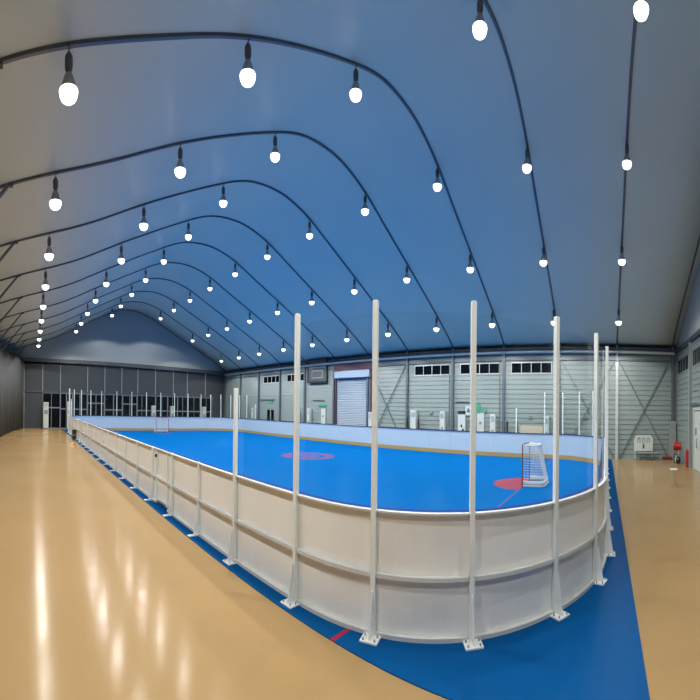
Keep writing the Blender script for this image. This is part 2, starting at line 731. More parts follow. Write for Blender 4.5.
# seams of the far wall
for px in (24, 42.5, 60.3, 87.4, 104.6, 121.5, 137.5, 155, 173, 187, 205):
    x = x_on_y(px, YF)
    trim(MB().box(x - .045, x + .045, YF - .08, YF, GZ if px > 40 else 0, 5.95), 'grey_metal')
trim(MB().bar((XL + .02, YF - .2, 6.42), (XR - .35, YF - .2, 6.0), .3, .36), 'dark_metal')
trim(MB().box(XL + .05, XR - .35, YF - .12, YF - .01, GZ + .02, GZ + .12), 'dark_metal')

# gables
for nm, y0 in (('wall_far_gable', YF), ('wall_near_gable', YN)):
    pts = [(p.x, p.y + .105) for p in RIB]
    pts[0] = (XL - .1, pts[0][1])
    pts[-1] = (XR + .1, pts[-1][1])
    mb = MB()
    th = .08 if y0 > 0 else -.08
    for a, b in zip(pts, pts[1:]):
        mb.add([(a[0], y0, EAVE - .1), (b[0], y0, EAVE - .1), (b[0], y0, b[1]), (a[0], y0, a[1]),
                (a[0], y0 + th, EAVE - .1), (b[0], y0 + th, EAVE - .1), (b[0], y0 + th, b[1]), (a[0], y0 + th, a[1])],
               [(0, 1, 2, 3), (7, 6, 5, 4)])
    struct(mb.build(nm, M['gable_membrane']))

# left wall and a dark curtain added for the ragged dark edge
struct(MB().box(XL - .12, XL, YN - .1, YF + .1, 0, 6.96).build('wall_left', M['far_wall_panel']))
mb = MB()
vs = []
N = 240
for k in range(N + 1):
    y = 20 + (YF - .35 - 20) * k / N
    x = -3.45 + .25 * (y - 20) / 34 + 2.2 * max(0, (y - 38) / 16) ** 1.6 + .07 * math.sin(y * 2.9) + .04 * math.sin(y * 7.1 + 1)
    vs += [(x, y, .01), (x, y, 6.35)]
mb.add(vs, [(2 * k, 2 * k + 2, 2 * k + 3, 2 * k + 1) for k in range(N)], True)
cu = thing('added_curtain', 'dark grey curtain added along the left wall of the hall', 'curtain', (0, 0, 0))
o = mb.build('curtain_cloth', M['dark_curtain'], cu)
md = o.modifiers.new('thickness', 'SOLIDIFY')
md.thickness = .01
mb = MB().tube([(-3.45 + .25 * (y - 20) / 34 + 2.2 * max(0, (y - 38) / 16) ** 1.6, y, 6.37) for y in (20, 38, 41, 44, 47, 50, YF - .4)], .03, 8)
mb.build('curtain_rail', M['dark_metal'], cu)

# ------------------------------------------------------------------ roof frames
rib_mb = MB()
w = .045
for a, b in zip(RIB, RIB[1:]):
    for (y0, y1, d0, d1) in ((-w, w, 0, .10), (-w - .02, w + .02, .04, .055)):
        rib_mb.add([(a.x, y0, a.y + d0), (a.x, y1, a.y + d0), (a.x, y1, a.y + d1), (a.x, y0, a.y + d1),
                    (b.x, y0, b.y + d0), (b.x, y1, b.y + d0), (b.x, y1, b.y + d1), (b.x, y0, b.y + d1)],
                   [(0, 4, 5, 1), (1, 5, 6, 2), (2, 6, 7, 3), (3, 7, 4, 0)])
rib_me = rib_mb.mesh('rafter', M['frame_metal'])
col_r = MB().box(WX - .26, WX - .045, -.11, .11, 0, 6.22).mesh('wall_column', M['frame_metal'])
col_rw = MB().box(WX - .26, WX - .045, -.11, .11, 0, 5.3).mesh('wall_column', M['pale_metal'])
col_rt = MB().box(WX - .26, WX - .045, -.09, .09, 5.3, 6.22).mesh('column_head', M['frame_metal'])
col_l = MB().box(XL + .02, XL + .24, -.11, .11, 0, 6.9).mesh('wall_column', M['frame_metal'])
brace = MB().bar((-.95, 0, rib_z(-.95) + .02), (XL + .2, 0, 5.2), .09, .12, (0, 1, 0)).mesh('knee_brace', M['frame_metal'])
brace_c = MB().box(-.98, -.78, -.07, .07, rib_z(-.9) - .03, rib_z(-.9) + .05).mesh('splice_plate', M['dark_metal'])
for i, y in enumerate(FR):
    yy = y + (.12 if i == 0 else 0) - (.18 if i == len(FR) - 1 else 0)
    t = thing('roof_frame', 'grey arched roof frame spanning the hall, %s from the near end wall' % ORD[i], 'roof frame', (0, yy, 0), 0,
              'arched roof frames')
    inst('rafter', rib_me, t)
    if i == 1:
        a = inst('wall_column', col_rw, t)
        a['label'] = 'pale column on the right wall'
        inst('column_head', col_rt, t)
    else:
        inst('wall_column', col_r, t)
    inst('wall_column', col_l, t)
    inst('knee_brace', brace, t)
    inst('splice_plate', brace_c, t)

# cross bracing on the right wall
for i, (a, b, where) in enumerate(((0, 1, 'in the corner bay by the near end wall'), (1, 2, 'behind the near corner of the rink'),
                                   (5, 6, 'just right of the roller shutter'))):
    y0, y1 = FR[a] + .2, FR[b] - .2
    if a == 0:
        y0 = FR[0] + .45
    t = thing('cross_brace', 'thin crossed bracing on the right wall, ' + where, 'cross brace', (WX - .1, (y0 + y1) / 2, 0), 0,
              'crossed wall braces')
    d = (y1 - y0) / 2
    for s, k in ((1, 0), (-1, .045)):
        MB().bar((-k, -d * s, .03), (-k, d * s, 5.38), .04, .07, (1, 0, 0)).build('brace_bar', M['frame_metal'], t)

# ------------------------------------------------------------------ pendant lamps
LX = [.839, 5.913, 10.843, 17.915, 23.0, 27.95]
LZ = [7.15, 8.56, 10.22, 10.21, 8.55, 6.92]
hang = MB()
hang.tube([(0, 0, -.02), (0, 0, .12)], .012, 6).box(-.03, .03, -.06, .06, .10, .125)
body = MB().lathe([(.0, .03), (.035, .03), (.05, .0), (.085, -.03), (.10, -.08), (.10, -.20), (.085, -.26), (.05, -.285), (.055, -.31), (.0, -.31)], 18)
shade = MB().lathe([(.05, -.30), (.09, -.32), (.135, -.40), (.185, -.50), (.243, -.575), (.246, -.59), (.234, -.585), (.175, -.50), (.125, -.405), (.08, -.33)], 22)
glow = MB().lathe([(.0, -.52), (.12, -.53), (.205, -.55), (.232, -.59), (.225, -.64), (.19, -.70), (.125, -.74), (.06, -.757), (.0, -.76)], 20)
me_h, me_b, me_s, me_g = hang.mesh('hanger', M['dark_metal']), body.mesh('ballast', M['lamp_housing']), shade.mesh('lamp_shade', M['lamp_shade']), glow.mesh('bulb', M['lamp_glow'])
li = bpy.data.lights.new('lamp_light', 'SPOT')
li.spot_size = math.radians(152)
li.spot_blend = .12
li.shadow_soft_size = .2
li.energy = 740
li.color = (1, .97, .92)
for i, y in enumerate(FR[1:-1]):
    for k in range(6):
        zr = rib_z(LX[k])
        t = thing('pendant_lamp', 'lit bell-shaped pendant lamp, %s from the left on the %s roof frame' % (ORD[k], ORD[i + 1]),
                  'pendant lamp', (LX[k], y, zr - .1), random.uniform(0, 6), 'pendant lamps under the roof')
        inst('hanger', me_h, t)
        inst('ballast', me_b, t)
        inst('lamp_shade', me_s, t)
        inst('bulb', me_g, t)
        lo_ = bpy.data.objects.new('lamp_light', li)
        C.objects.link(lo_)
        lo_.parent = t
        lo_.location = (0, 0, -.80)

# ------------------------------------------------------------------ rink floor and surround
RX0, RX1, RY0, RY1, R = 4.8, 30.65, .0, 51.0, 5.1


def ring(off, n=10):
    r = R + off
    pts = []
    for cx, cy, a0 in ((RX0 + R, RY0 + R, 180), (RX1 - R, RY0 + R, 270), (RX1 - R, RY1 - R, 0), (RX0 + R, RY1 - R, 90)):
        for k in range(n + 1):
            a = math.radians(a0 + 90 * k / n)
            pts.append((cx + r * math.cos(a), cy + r * math.sin(a)))
    return pts


inner = ring(-.08)
mb = MB().prism(inner, (0, 0, .0), (1, 0, 0), (0, 1, 0), (0, 0, .018))
tag(mb.build('rink_surface', M['rink_tile']), 'bright blue tiled playing surface inside the white rink boards', 'rink floor')
# surround: rectangle minus the rink (strips following the boards)
ox0, ox1, oy0, oy1 = 4.42, 31.2, -.62, 51.6
pin = ring(-.08, 10)
mb = MB()


def proj_out(p):
    # nearest point on the outer rectangle, kept monotone
    x, y = p
    cx = min(max(x, RX0 + R), RX1 - R)
    cy = min(max(y, RY0 + R), RY1 - R)
    dx, dy = x - cx, y - cy
    L = []
    if dx < -1e-6:
        L.append((ox0 - cx) / dx)
    if dx > 1e-6:
        L.append((ox1 - cx) / dx)
    if dy < -1e-6:
        L.append((oy0 - cy) / dy)
    if dy > 1e-6:
        L.append((oy1 - cy) / dy)
    k = min(L)
    return (cx + dx * k, cy + dy * k)


pout = [proj_out(p) for p in pin]
corners = [(ox0, oy0), (ox1, oy0), (ox1, oy1), (ox0, oy1)]
n = len(pin)
for i in range(n):
    j = (i + 1) % n
    a, b, c2, d = pin[i], pin[j], pout[j], pout[i]
    mid = None
    for q in corners:
        # corner between d and c2 ?
        if abs(d[0] - c2[0]) > 1e-4 and abs(d[1] - c2[1]) > 1e-4 and abs(q[0] - (d[0] + c2[0]) / 2) < 2 and abs(q[1] - (d[1] + c2[1]) / 2) < 2:
            mid = q
    poly = [a, b, c2] + ([mid] if mid else []) + [d]
    m = len(poly)
    mb.add([(x, y, .012) for x, y in poly], [tuple(range(m))[::-1]])
for (x0, y0), (x1, y1) in zip(corners, corners[1:] + corners[:1]):
    mb.quad((x0, y0, 0), (x1, y1, 0), (x1, y1, .012), (x0, y0, .012))
tag(mb.build('blue_surround_mat', M['mat_tile']), 'dark blue tiled mat strip around the outside of the rink boards', 'floor mat')

# ------------------------------------------------------------------ boards, posts, glass
BH = 1.33


def lin(a, b, n):
    return [a + (b - a) * k / n for k in range(n + 1)]


SEG = []     # (section, polyline of (x,y,nx,ny))


def straight(sec, p, q, nrm, stops):
    for a, b in zip(stops, stops[1:]):
        P = [(p[0] + (q[0] - p[0]) * t, p[1] + (q[1] - p[1]) * t, *nrm) for t in (a, b)]
        SEG.append((sec, P))


def arc(sec, cx, cy, a0, a1, n=5, sub=5):
    for k in range(n):
        P = []
        for m in range(sub + 1):
            a = math.radians(a0 + (a1 - a0) * (k + m / sub) / n)
            P.append((cx + R * math.cos(a), cy + R * math.sin(a), math.cos(a), math.sin(a)))
        SEG.append((sec, P))


YA, YB = RY0 + R, RY1 - R            # 5.1, 46.05
ls = [5.34, 7.58, 9.6, 11.65, 13.75] + [13.75 + (YB - 13.75 - 2.3) * k / 14 for k in range(1, 15)] + [YB]
Lc = YB - YA
straight('left', (RX0, YA), (RX0, YB), (-1, 0), [(y - YA) / Lc for y in ls])
angs = [180, 196.7, 215, 234.2, 252, 270]
for a0, a1 in zip(angs, angs[1:]):
    arc('near left corner', RX0 + R, RY0 + R, a0, a1, 1)
    if a0 == 180:
        SEG[-1][1].insert(0, (RX0, 5.34, -1, 0))
XA, XB = RX0 + R, RX1 - R
straight('near end', (XA, RY0), (XB, RY0), (0, -1), lin(0, 1, 7))
arc('near right corner', RX1 - R, RY0 + R, 270, 360)
straight('right', (RX1, YA), (RX1, YB), (1, 0), [(y - YA) / Lc if i else 0 for i, y in enumerate(ls)])
arc('far right corner', RX1 - R, RY1 - R, 0, 90)
straight('far end', (XB, RY1), (XA, RY1), (0, 1), lin(0, 1, 7))
arc('far left corner', RX0 + R, RY1 - R, 90, 180)


def sweep(P, o0, o1, z0, z1, trim0=0.0):
    """box of offsets o0..o1 (outwards) and heights z0..z1 following the polyline, shortened by trim0 at both ends"""
    P = [list(p) for p in P]
    if trim0:
        for e, f in ((0, 1), (-1, -2)):
            dx, dy = P[f][0] - P[e][0], P[f][1] - P[e][1]
            L = math.hypot(dx, dy)
            P[e][0] += dx / L * trim0
            P[e][1] += dy / L * trim0
    vs = []
    for x, y, nx, ny in P:
        for o, z in ((o0, z0), (o1, z0), (o1, z1), (o0, z1)):
            vs.append((x + nx * o, y + ny * o, z))
    fs = [(0, 1, 2, 3)]
    for k in range(len(P) - 1):
        b = 4 * k
        for i in range(4):
            j = (i + 1) % 4
            fs.append((b + i, b + 4 + i, b + 4 + j, b + j))
    e = 4 * (len(P) - 1)
    fs.append((e + 3, e + 2, e + 1, e))
    return vs, fs


SECTXT = {'left': 'on the left long side, %s from the near corner', 'near left corner': 'in the rounded corner nearest the camera, %s from the left',
          'near end': 'on the near end, %s from the left corner', 'near right corner': 'in the near right corner, %s from the near end',
          'right': 'along the white wall, %s from the near end', 'far right corner': 'in the far right corner, %s from the long side',
          'far end': 'on the far end, %s from the right', 'far left corner': 'in the far left corner, %s from the right'}
cnt = {}
BT = {}
for si, (sec, P) in enumerate(SEG):
    k = cnt.get(sec, 0)
    cnt[sec] = k + 1
    x0, y0 = P[0][0], P[0][1]
    x1, y1 = P[-1][0], P[-1][1]
    base = Vector(((x0 + x1) / 2, (y0 + y1) / 2, 0))
    Q = [(x - base.x, y - base.y, nx, ny) for x, y, nx, ny in P]
    gate = (sec == 'left' and k == 3)
    nm = 'rink_gate' if gate else 'rink_board'
    if gate:
        lb = 'white rink gate panel with a dark latch in the left long side boards'
    else:
        lb = 'white rink board panel ' + SECTXT[sec] % ORD[k]
    t = thing(nm, lb, 'rink gate' if gate else 'rink board', base, 0, None if gate else 'white rink board panels')
    mb = MB()
    BT[si] = (t, Q)
    if gate:
        # fixed cheeks and a door leaf
        A = [Q[0], tuple(a + (b - a) * .22 if i < 2 else a for i, (a, b) in enumerate(zip(Q[0], Q[-1])))]
        B = [A[1], tuple(a + (b - a) * .78 if i < 2 else a for i, (a, b) in enumerate(zip(Q[0], Q[-1])))]
        D = [B[1], Q[-1]]
        for s0 in (A, D):
            MB().add(*sweep(s0, -.08, 0, .018, BH, .004)).build('side_sheet', M['board_sheet'], t)
        g = MB().add(*sweep(B, -.08, 0, .04, BH, .02)).build('gate_leaf', M['board_sheet'], t)
        for s0 in (A, D):
            for z0, z1 in ((.64, .69), (.018, .06)):
                MB().add(*sweep(s0, 0, .07, z0, z1, .03)).build('outer_rail', M['pole_paint'], t)
        f = MB()
        f.add(*sweep(B, 0, .05, .64, .69, .05))
        f.add(*sweep(B, 0, .05, .12, .17, .05))
        for e in (B[0], B[1]):
            sgn = 1 if e is B[0] else -1
            f.add(*sweep([(e[0], e[1] + sgn * .02, e[2], e[3]), (e[0], e[1] + sgn * .07, e[2], e[3])], 0, .06, .10, BH))
        f.build('gate_frame', M['pole_paint'], t)
        xg, yg = B[1][0], B[1][1] - .12
        MB().cbox(xg - .13, xg - .06, yg + .02, yg + .09, 1.14, 1.22, .01).build('latch', M['black_plastic'], t)
        MB().add(*sweep(Q, -.02, .05, BH, BH + .02, .004)).build('cap_rail', M['rail_paint'], t)
        MB().add(*sweep(Q, -.15, -.021, BH + .001, BH + .022, .0)).build('top_strip', M['navy_strip'], t)
        MB().add(*sweep(Q, -.10, -.081, .02, .24, .004)).build('kick_strip', M['kick_yellow'], t)
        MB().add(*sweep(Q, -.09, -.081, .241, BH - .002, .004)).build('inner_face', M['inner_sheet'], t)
        continue
    mb.add(*sweep(Q, -.08, 0, .018, BH, .004))
    mb.build('board_face', M['board_sheet'], t)
    MB().add(*sweep(Q, -.02, .07, BH, BH + .02, .004)).build('cap_rail', M['rail_paint'], t)
    MB().add(*sweep(Q, -.15, -.021, BH + .001, BH + .022, .0)).build('top_strip', M['navy_strip'], t)
    MB().add(*sweep(Q, -.10, -.081, .02, .24, .004)).build('kick_strip', M['kick_yellow'], t)
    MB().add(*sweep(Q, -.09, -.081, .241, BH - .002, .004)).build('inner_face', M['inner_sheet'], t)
    if sec in ('left', 'near left corner', 'near end', 'near right corner', 'far left corner'):
        MB().add(*sweep(Q, .002, .075, .64, .685, .055)).build('middle_rail', M['rail_paint'], t)
        MB().add(*sweep(Q, .002, .075, .014, .06, .055)).build('bottom_rail', M['rail_paint'], t)

# nodes for posts
TALL, MID, LOW = 3.58, 2.70, 1.37
allnodes = []
for si, (sec, P) in enumerate(SEG):
    rev = sec in ('left',)
    p = P[0]
    allnodes.append((sec, p, si))
# left section runs +Y from the near corner, so its last node is the start of the far left corner, which arc lists as its own end
def height_of(x, y):
    if 5.5 < y < YB - .1:
        if y < YA + 2.7 or y > YB - 2.7:
            return MID
        return LOW
    return TALL


def up_mesh(h, w, d, mat):
    m_ = MB()
    m_.cbox(0, d, -w / 2, w / 2, .03, h, .008)
    return m_.mesh('upright', M[mat])


me_up = {TALL: up_mesh(TALL, .085, .085, 'pole_paint'), MID: up_mesh(MID, .085, .085, 'pole_paint'), LOW: up_mesh(LOW, .055, .075, 'pole_paint')}
me_gus = MB().prism([(.085, .03), (.25, .03), (.225, .10), (.13, .50), (.085, .50)], (0, -.008, 0), (1, 0, 0), (0, 0, 1), (0, .016, 0)).mesh('gusset', M['white_paint'])
me_gus2 = MB().prism([(.075, .03), (.2, .03), (.075, .32)], (0, -.006, 0), (1, 0, 0), (0, 0, 1), (0, .012, 0)).mesh('gusset', M['white_paint'])
me_pl = MB().cbox(.0, .29, -.15, .15, .012, .032, .004).mesh('base_plate', M['white_paint'])
me_pl2 = MB().cbox(.0, .36, -.07, .07, .012, .03, .004).mesh('base_plate', M['white_paint'])
me_bolt = MB().lathe([(0, .058), (.013, .058), (.016, .05), (.016, .031)], 6, False).mesh('bolt', M['grey_metal'])

POSTS = []
seen = set()
pcnt = {}
secname = {'left': 'left long side', 'right': 'long side by the white wall'}
for sec, p, si in allnodes:
    x, y, nx, ny = p
    key = (round(x, 2), round(y, 2))
    if key in seen:
        continue
    seen.add(key)
    h = height_of(x, y)
    if h == LOW and sec == 'right':
        continue                                  # hidden behind the boards
    POSTS.append((sec, x, y, nx, ny, h))
# ends of the straights
for q in ((RX0, YB, -1, 0), (RX1, YB, 1, 0)):
    key = (round(q[0], 2), round(q[1], 2))
    if key not in seen:
        seen.add(key)
        POSTS.append(('far left corner' if q[0] < 10 else 'far right corner', *q, TALL))


def post_label(sec, x, y, h, k):
    if h == LOW:
        return 'low white board post on the left side of the rink, %s beyond the shorter pole' % ORD[k]
    if h == MID:
        side = 'left' if x < 10 else 'right'
        return 'shorter white pole on the %s side board at the %s end of the rink' % (side, 'near' if y < 20 else 'far')
    return 'tall white pole ' + SECTXT[sec] % ORD[k]


tallcnt = {}
low_k = 0
# order left-side low posts from the near end
lows = sorted([q for q in POSTS if q[5] == LOW], key=lambda q: q[2])
rest = [q for q in POSTS if q[5] != LOW]
for q in lows + rest:
    sec, x, y, nx, ny, h = q
    kk = (sec, h)
    k = tallcnt.get(kk, 0)
    tallcnt[kk] = k + 1
    rz = math.atan2(ny, nx)
    grp = {LOW: 'low posts along the left side', MID: 'shorter poles', TALL: 'tall glass poles'}[h]
    if sec in ('left', 'right') and h == TALL:
        sec2 = sec
        lbl = 'tall white pole where the %s long side meets its near rounded corner' % sec
    else:
        lbl = post_label(sec, x, y, h, k)
    t = thing('board_post' if h == LOW else 'glass_pole', lbl, 'post' if h == LOW else 'pole', (x + nx * .010, y + ny * .010, 0), rz, grp)
    inst('upright', me_up[h], t)
    if h == LOW:
        inst('base_plate', me_pl2, t)
        inst('gusset', me_gus2, t)
    else:
        pl = inst('base_plate', me_pl, t)
        inst('gusset', me_gus, t)
        if y < 12 and x < 14:
            for bx, by in ((.25, .10), (.25, -.10), (.12, .11), (.12, -.11)):
                inst('bolt', me_bolt, pl, (bx, by, 0))


# clear panes seated in the boards of both ends
for si, (sec, P) in enumerate(SEG):
    h = min(height_of(P[0][0], P[0][1]), height_of(P[-1][0], P[-1][1]))
    if h == LOW:
        continue
    t, Q = BT[si]
    MB().add(*sweep(Q, -.035, -.025, BH + .0225, h - .12, .0)).build('glass_pane', M['clear_glass'], t)

# ------------------------------------------------------------------ goals


def goal(label, loc, rz):
    t = thing('hockey_goal', label, 'hockey goal', loc, rz, 'hockey goals')
    W, Hh, D1, D0 = .9, 1.36, 1.15, .75
    f = MB()
    f.tube([(-W, 0, .0), (-W, 0, Hh - .08), (-W + .08, 0, Hh), (W - .08, 0, Hh), (W, 0, Hh - .08), (W, 0, 0)], .032, 10)
    f.build('goal_frame', M['goal_red'], t)
    bp = [(-W, -.04, .03)] + [(-W + .02 + (1 - math.cos(a)) * .35, -D1 + .4 - math.sin(a) * .4, .03) for a in [PI / 2 * k / 5 for k in range(6)]]
    bp = bp + [(-x, y, z) for x, y, z in bp[::-1]]
    f = MB().tube(bp, .028, 8)
    f.build('base_bar', M['pad_grey'], t)
    tp = [(-W + .1, -.02, Hh)] + [(-W + .16 + (1 - math.cos(a)) * .25, -D0 + .28 - math.sin(a) * .28, Hh - .02) for a in [PI / 2 * k / 5 for k in range(6)]]
    tp = tp + [(-x, y, z) for x, y, z in tp[::-1]]
    f = MB().tube(tp, .016, 8)
    f.tube([(0, -D1 + .03, .03), (0, -D0 + .02, Hh - .03)], .014, 8)
    f.build('top_bar', M['white_paint'], t)
    # bottom padding
    f = MB()
    n = len(bp)
    vs = []
    for x, y, z in bp:
        vs += [(x * .97, y * .97 - .02, .03), (x * .985, y * .985, .20)]
    f.add(vs, [(2 * i, 2 * i + 2, 2 * i + 3, 2 * i + 1) for i in range(n - 1)], True)
    o = f.build('skirt', M['pad_grey'], t)
    md = o.modifiers.new('thickness', 'SOLIDIFY')
    md.thickness = .02

    # netting: side/back sheet between base and top bars, and the roof of the net
    def resample(pts, m):
        pts = [Vector(p) for p in pts]
        Ls = [0]
        for a, b in zip(pts, pts[1:]):
            Ls.append(Ls[-1] + (b - a).length)
        out = []
        for k in range(m + 1):
            s = Ls[-1] * k / m
            for i in range(len(pts) - 1):
                if Ls[i + 1] >= s - 1e-9:
                    u = (s - Ls[i]) / max(1e-9, Ls[i + 1] - Ls[i])
                    out.append(pts[i].lerp(pts[i + 1], min(1, max(0, u))))
                    break
        return out
    m, q = 44, 16
    A, B = resample(bp, m), resample(tp, m)
    vs = []
    for j in range(q + 1):
        for i in range(m + 1):
            vs.append(A[i].lerp(B[i], j / q))
    fs = [(j * (m + 1) + i, j * (m + 1) + i + 1, (j + 1) * (m + 1) + i + 1, (j + 1) * (m + 1) + i) for j in range(q) for i in range(m)]
    f = MB().add(vs, fs)
    vs = []
    K = 8
    for j in range(K + 1):
        for i in range(m // 2 + 1):
            vs.append(B[i].lerp(B[m - i], j / K))
    f.add(vs, [(j * (m // 2 + 1) + i, j * (m // 2 + 1) + i + 1, (j + 1) * (m // 2 + 1) + i + 1, (j + 1) * (m // 2 + 1) + i) for j in range(K) for i in range(m // 2)])
    o = f.build('netting', M['net_cord'], t)
    md = o.modifiers.new('cords', 'WIREFRAME')
    md.thickness = .016
    md.use_even_offset = False
    return t


goal('red framed hockey goal with white netting standing on the red crease at the near end', (GX, GY, .018), 0)
goal('small distant hockey goal in front of the far end boards', (17.6, GYF, .018), PI)

# ------------------------------------------------------------------ things along the right wall


def cabinet(px, w, h, label, name='air_conditioner', X=31.33, mark=True, dep=.40, cat='air conditioner', group='white cabinets behind the long side boards'):
    y = y_on_x(px, X)
    t = thing(name, label, cat, (X, y, 0), 0, group)
    MB().cbox(-dep / 2, dep / 2, -w / 2, w / 2, .06, h, .02).build('body', M['cabinet_white'], t)
    MB().box(-dep / 2 + .03, dep / 2 - .03, -w / 2 + .03, w / 2 - .03, 0, .06).build('plinth', M['dark_metal'], t)
    f = MB()
    for k in range(7):
        z = h - .16 - k * .045
        f.box(-dep / 2 - .012, -dep / 2, -w / 2 + .08, w / 2 - .08, z, z + .022)
    f.build('air_grille', M['grey_metal'], t)
    if mark:
        MB().box(-dep / 2 - .01, -dep / 2, -w / 2 + .14, w / 2 - .14, h * .62 - .3, h * .62).build('front_panel', M['mark_grey'], t)
    return t


cabinet(414, .62, 2.50, 'white cabinet behind the rink boards, just left of the bracing by the shutter', mark=False)
cabinet(443, .50, 2.45, 'pale upright cabinet under the third high window from the right')
cabinet(493.3, .50, 2.35, 'pale upright cabinet to the right of the green sign')
cabinet(546.8, .45, 2.30, 'pale upright cabinet beside the rightmost tall pole of the front corner')
cabinet(309.3, .45, 2.45, 'narrow white cabinet under the dark framed wall panel')
cabinet(298, .40, 2.30, 'small pale cabinet at the left of the narrow white one')
cabinet(253.2, .50, 2.40, 'distant white cabinet between the shorter pole and the double door')
cabinet(371.0, .42, 2.30, 'pale cabinet at the right edge of the roller shutter', mark=False)

# bulletin panel with black marks
X = 31.0
y = y_on_x(461.8, X)
t = thing('notice_stand', 'white upright panel with black knobs on top and black marks, left of the blue sign', 'notice stand', (X, y, 0))
MB().cbox(-.06, .06, -.36, .36, .05, 2.30, .02).build('panel', M['cabinet_white'], t)
MB().box(-.25, .25, -.34, .34, 0, .05).build('foot', M['dark_metal'], t)
for k in (-1, 0, 1):
    MB().cbox(-.10, .10, k * .25 - .10, k * .25 + .10, 2.31, 2.50, .03).build('knob', M['black_plastic'], t)
for yy, zz, a in ((.0, 1.62, .09), (-.15, 1.38, .10), (.05, 1.05, .13)):
    MB().lathe([(0, -.005), (a, -.005), (a, .005), (0, .005)], 14, False).build('mark', M['black_plastic'], t, (-.066, yy, zz))
for o in t.children:
    if o.name.startswith('mark'):
        o.rotation_euler = (0, PI / 2, 0)

# white/blue sign and green signs on the wall


def wall_sign(name, label, px0, px1, py0, py1, mat, sym=None, symmat=None, d=.05, cat='sign', group=None):
    X = WX - .06
    ya, yb = sorted((y_on_x(px0, X), y_on_x(px1, X)))
    pm = (px0 + px1) / 2
    z1, z0 = zat(pm, py0, X=X), zat(pm, py1, X=X)
    t = thing(name, label, cat, (X, (ya + yb) / 2, (z0 + z1) / 2), 0, group)
    w, h = (yb - ya) / 2, (z1 - z0) / 2
    MB().cbox(-d, .05, -w, w, -h, h, .01).build('sign_board', M[mat], t)
    if sym:
        for a, b, c2, e in sym:
            MB().box(-d - .008, -d, a * w, b * w, c2 * h, e * h).build('symbol', M[symmat], t)
    return t


wall_sign('wall_notice', 'white square notice with a blue symbol, high behind the rink boards', 465.4, 471.6, 406, 415.5, 'cabinet_white',
          [(-.55, .45, -.35, .15), (-.3, .2, .15, .5)], 'blue_sign')
wall_sign('exit_sign', 'green sign above the pale door in the right wall', 476.6, 480.2, 403.5, 413, 'green_sign')
wall_sign('green_shelf_sign', 'low dark green sign beside the tall green one', 480.6, 486.5, 409, 412.6, 'green_sign')
wall_sign('exit_sign', 'small green sign above the dark double door in the right wall', 268.8, 272.5, 400.6, 403.4, 'green_sign')
wall_sign('exit_sign', 'green sign above the pale door under the dark framed panel', 318.5, 326, 404.0, 406.6, 'green_sign')
for px, lb in ((431.2, 'small dark box on the right wall between two cabinets'), (530.5, 'small dark box on the right wall above the beige bench board'),
               (586.5, 'small dark box on the right wall behind the near corner glass')):
    py = 412.7 if px < 500 else 417.0
    wall_sign('wall_box', lb, px - 1.3, px + 1.3, py - 1.4, py + 1.4, 'mark_grey', None, None, .1, 'wall box', 'small dark wall boxes')


def wall_door(px0, px1, ztop, label, n):
    X = WX - .05
    ya, yb = sorted((y_on_x(px0, X), y_on_x(px1, X)))
    r = struct(inst('door_%d' % n, None, None, (X, (ya + yb) / 2, 0)))
    w = (yb - ya) / 2
    f = MB()
    f.box(-.05, .04, -w, -w + .06, 0, ztop)
    f.box(-.05, .04, w - .06, w, 0, ztop)
    f.box(-.05, .04, -w + .06, w - .06, ztop - .06, ztop)
    f.build('door_frame', M['grey_metal'], r)
    lf = MB().cbox(-.03, .03, -w + .06, w - .06, .01, ztop - .06, .01).build('door_leaf', M['cabinet_white'], r)
    MB().cbox(-.06, -.03, -.1, .12, ztop - .75, ztop - .6, .01).build('door_plate', M['mark_grey'], lf)
    MB().tube([(-.03, w - .15, 1.0), (-.08, w - .15, 1.0), (-.08, w - .3, 1.0)], .015, 6).build('door_handle', M['dark_metal'], lf)
    # thin header pipe running to the neighbouring column
    return r


wall_door(476.6, 484.7, 2.5, '', 30)
wall_door(321, 326, 2.55, '', 31)
trim(MB().tube([(WX - .1, y_on_x(471.5, WX), 3.03), (WX - .1, y_on_x(456, WX), 3.03)], .03, 6), 'frame_metal')
trim(MB().tube([(WX - .1, y_on_x(325, WX), 3.10), (WX - .1, y_on_x(313, WX), 3.10)], .035, 6), 'frame_metal')
trim(MB().tube([(WX - .1, y_on_x(275, WX), 3.15), (WX - .1, y_on_x(261, WX), 3.15)], .035, 6), 'frame_metal')
# vertical joint covers of the wall cladding
for px in (449.4, 499.6):
    y = y_on_x(px, WX)
    trim(MB().box(WX - .07, WX - .03, y - .03, y + .03, 0, 5.38), 'frame_metal')

# dark framed panel high on the wall (left of the shutter)
X = WX - .25
ya, yb = sorted((y_on_x(307.5, X), y_on_x(327, X)))
t = thing('framed_wall_panel', 'dark rectangular framed panel mounted high on the right wall, left of the shutter', 'wall panel', (X, (ya + yb) / 2, 4.45))
w = (yb - ya) / 2
MB().box(-.03, .03, -w + .1, w - .1, .1, 1.75).build('backing', M['dark_metal'], t)
f = MB()
f.box(-.10, .05, -w, w, 0, .12).box(-.10, .05, -w, w, 1.73, 1.85).box(-.10, .05, -w, -w + .12, .12, 1.73).box(-.10, .05, w - .12, w, .12, 1.73)
f.build('outer_frame', M['black_plastic'], t)
f = MB()
a, b, z0, z1 = -w * .55, w * .55, .35, .95
f.box(-.05, -.03, a, b, z0, z0 + .06).box(-.05, -.03, a, b, z1 - .06, z1).box(-.05, -.03, a, a + .07, z0 + .06, z1 - .06).box(-.05, -.03, b - .07, b, z0 + .06, z1 - .06)
f.box(-.05, -.03, -w * .8, w * .8, 1.15, 1.21)
f.build('inner_outline', M['grey_metal'], t)
for s in (-1, 1):
    MB().bar((0, s * w * .7, .9), (.2, s * w * .7, .9), .08, .08).build('bracket', M['black_plastic'], t)

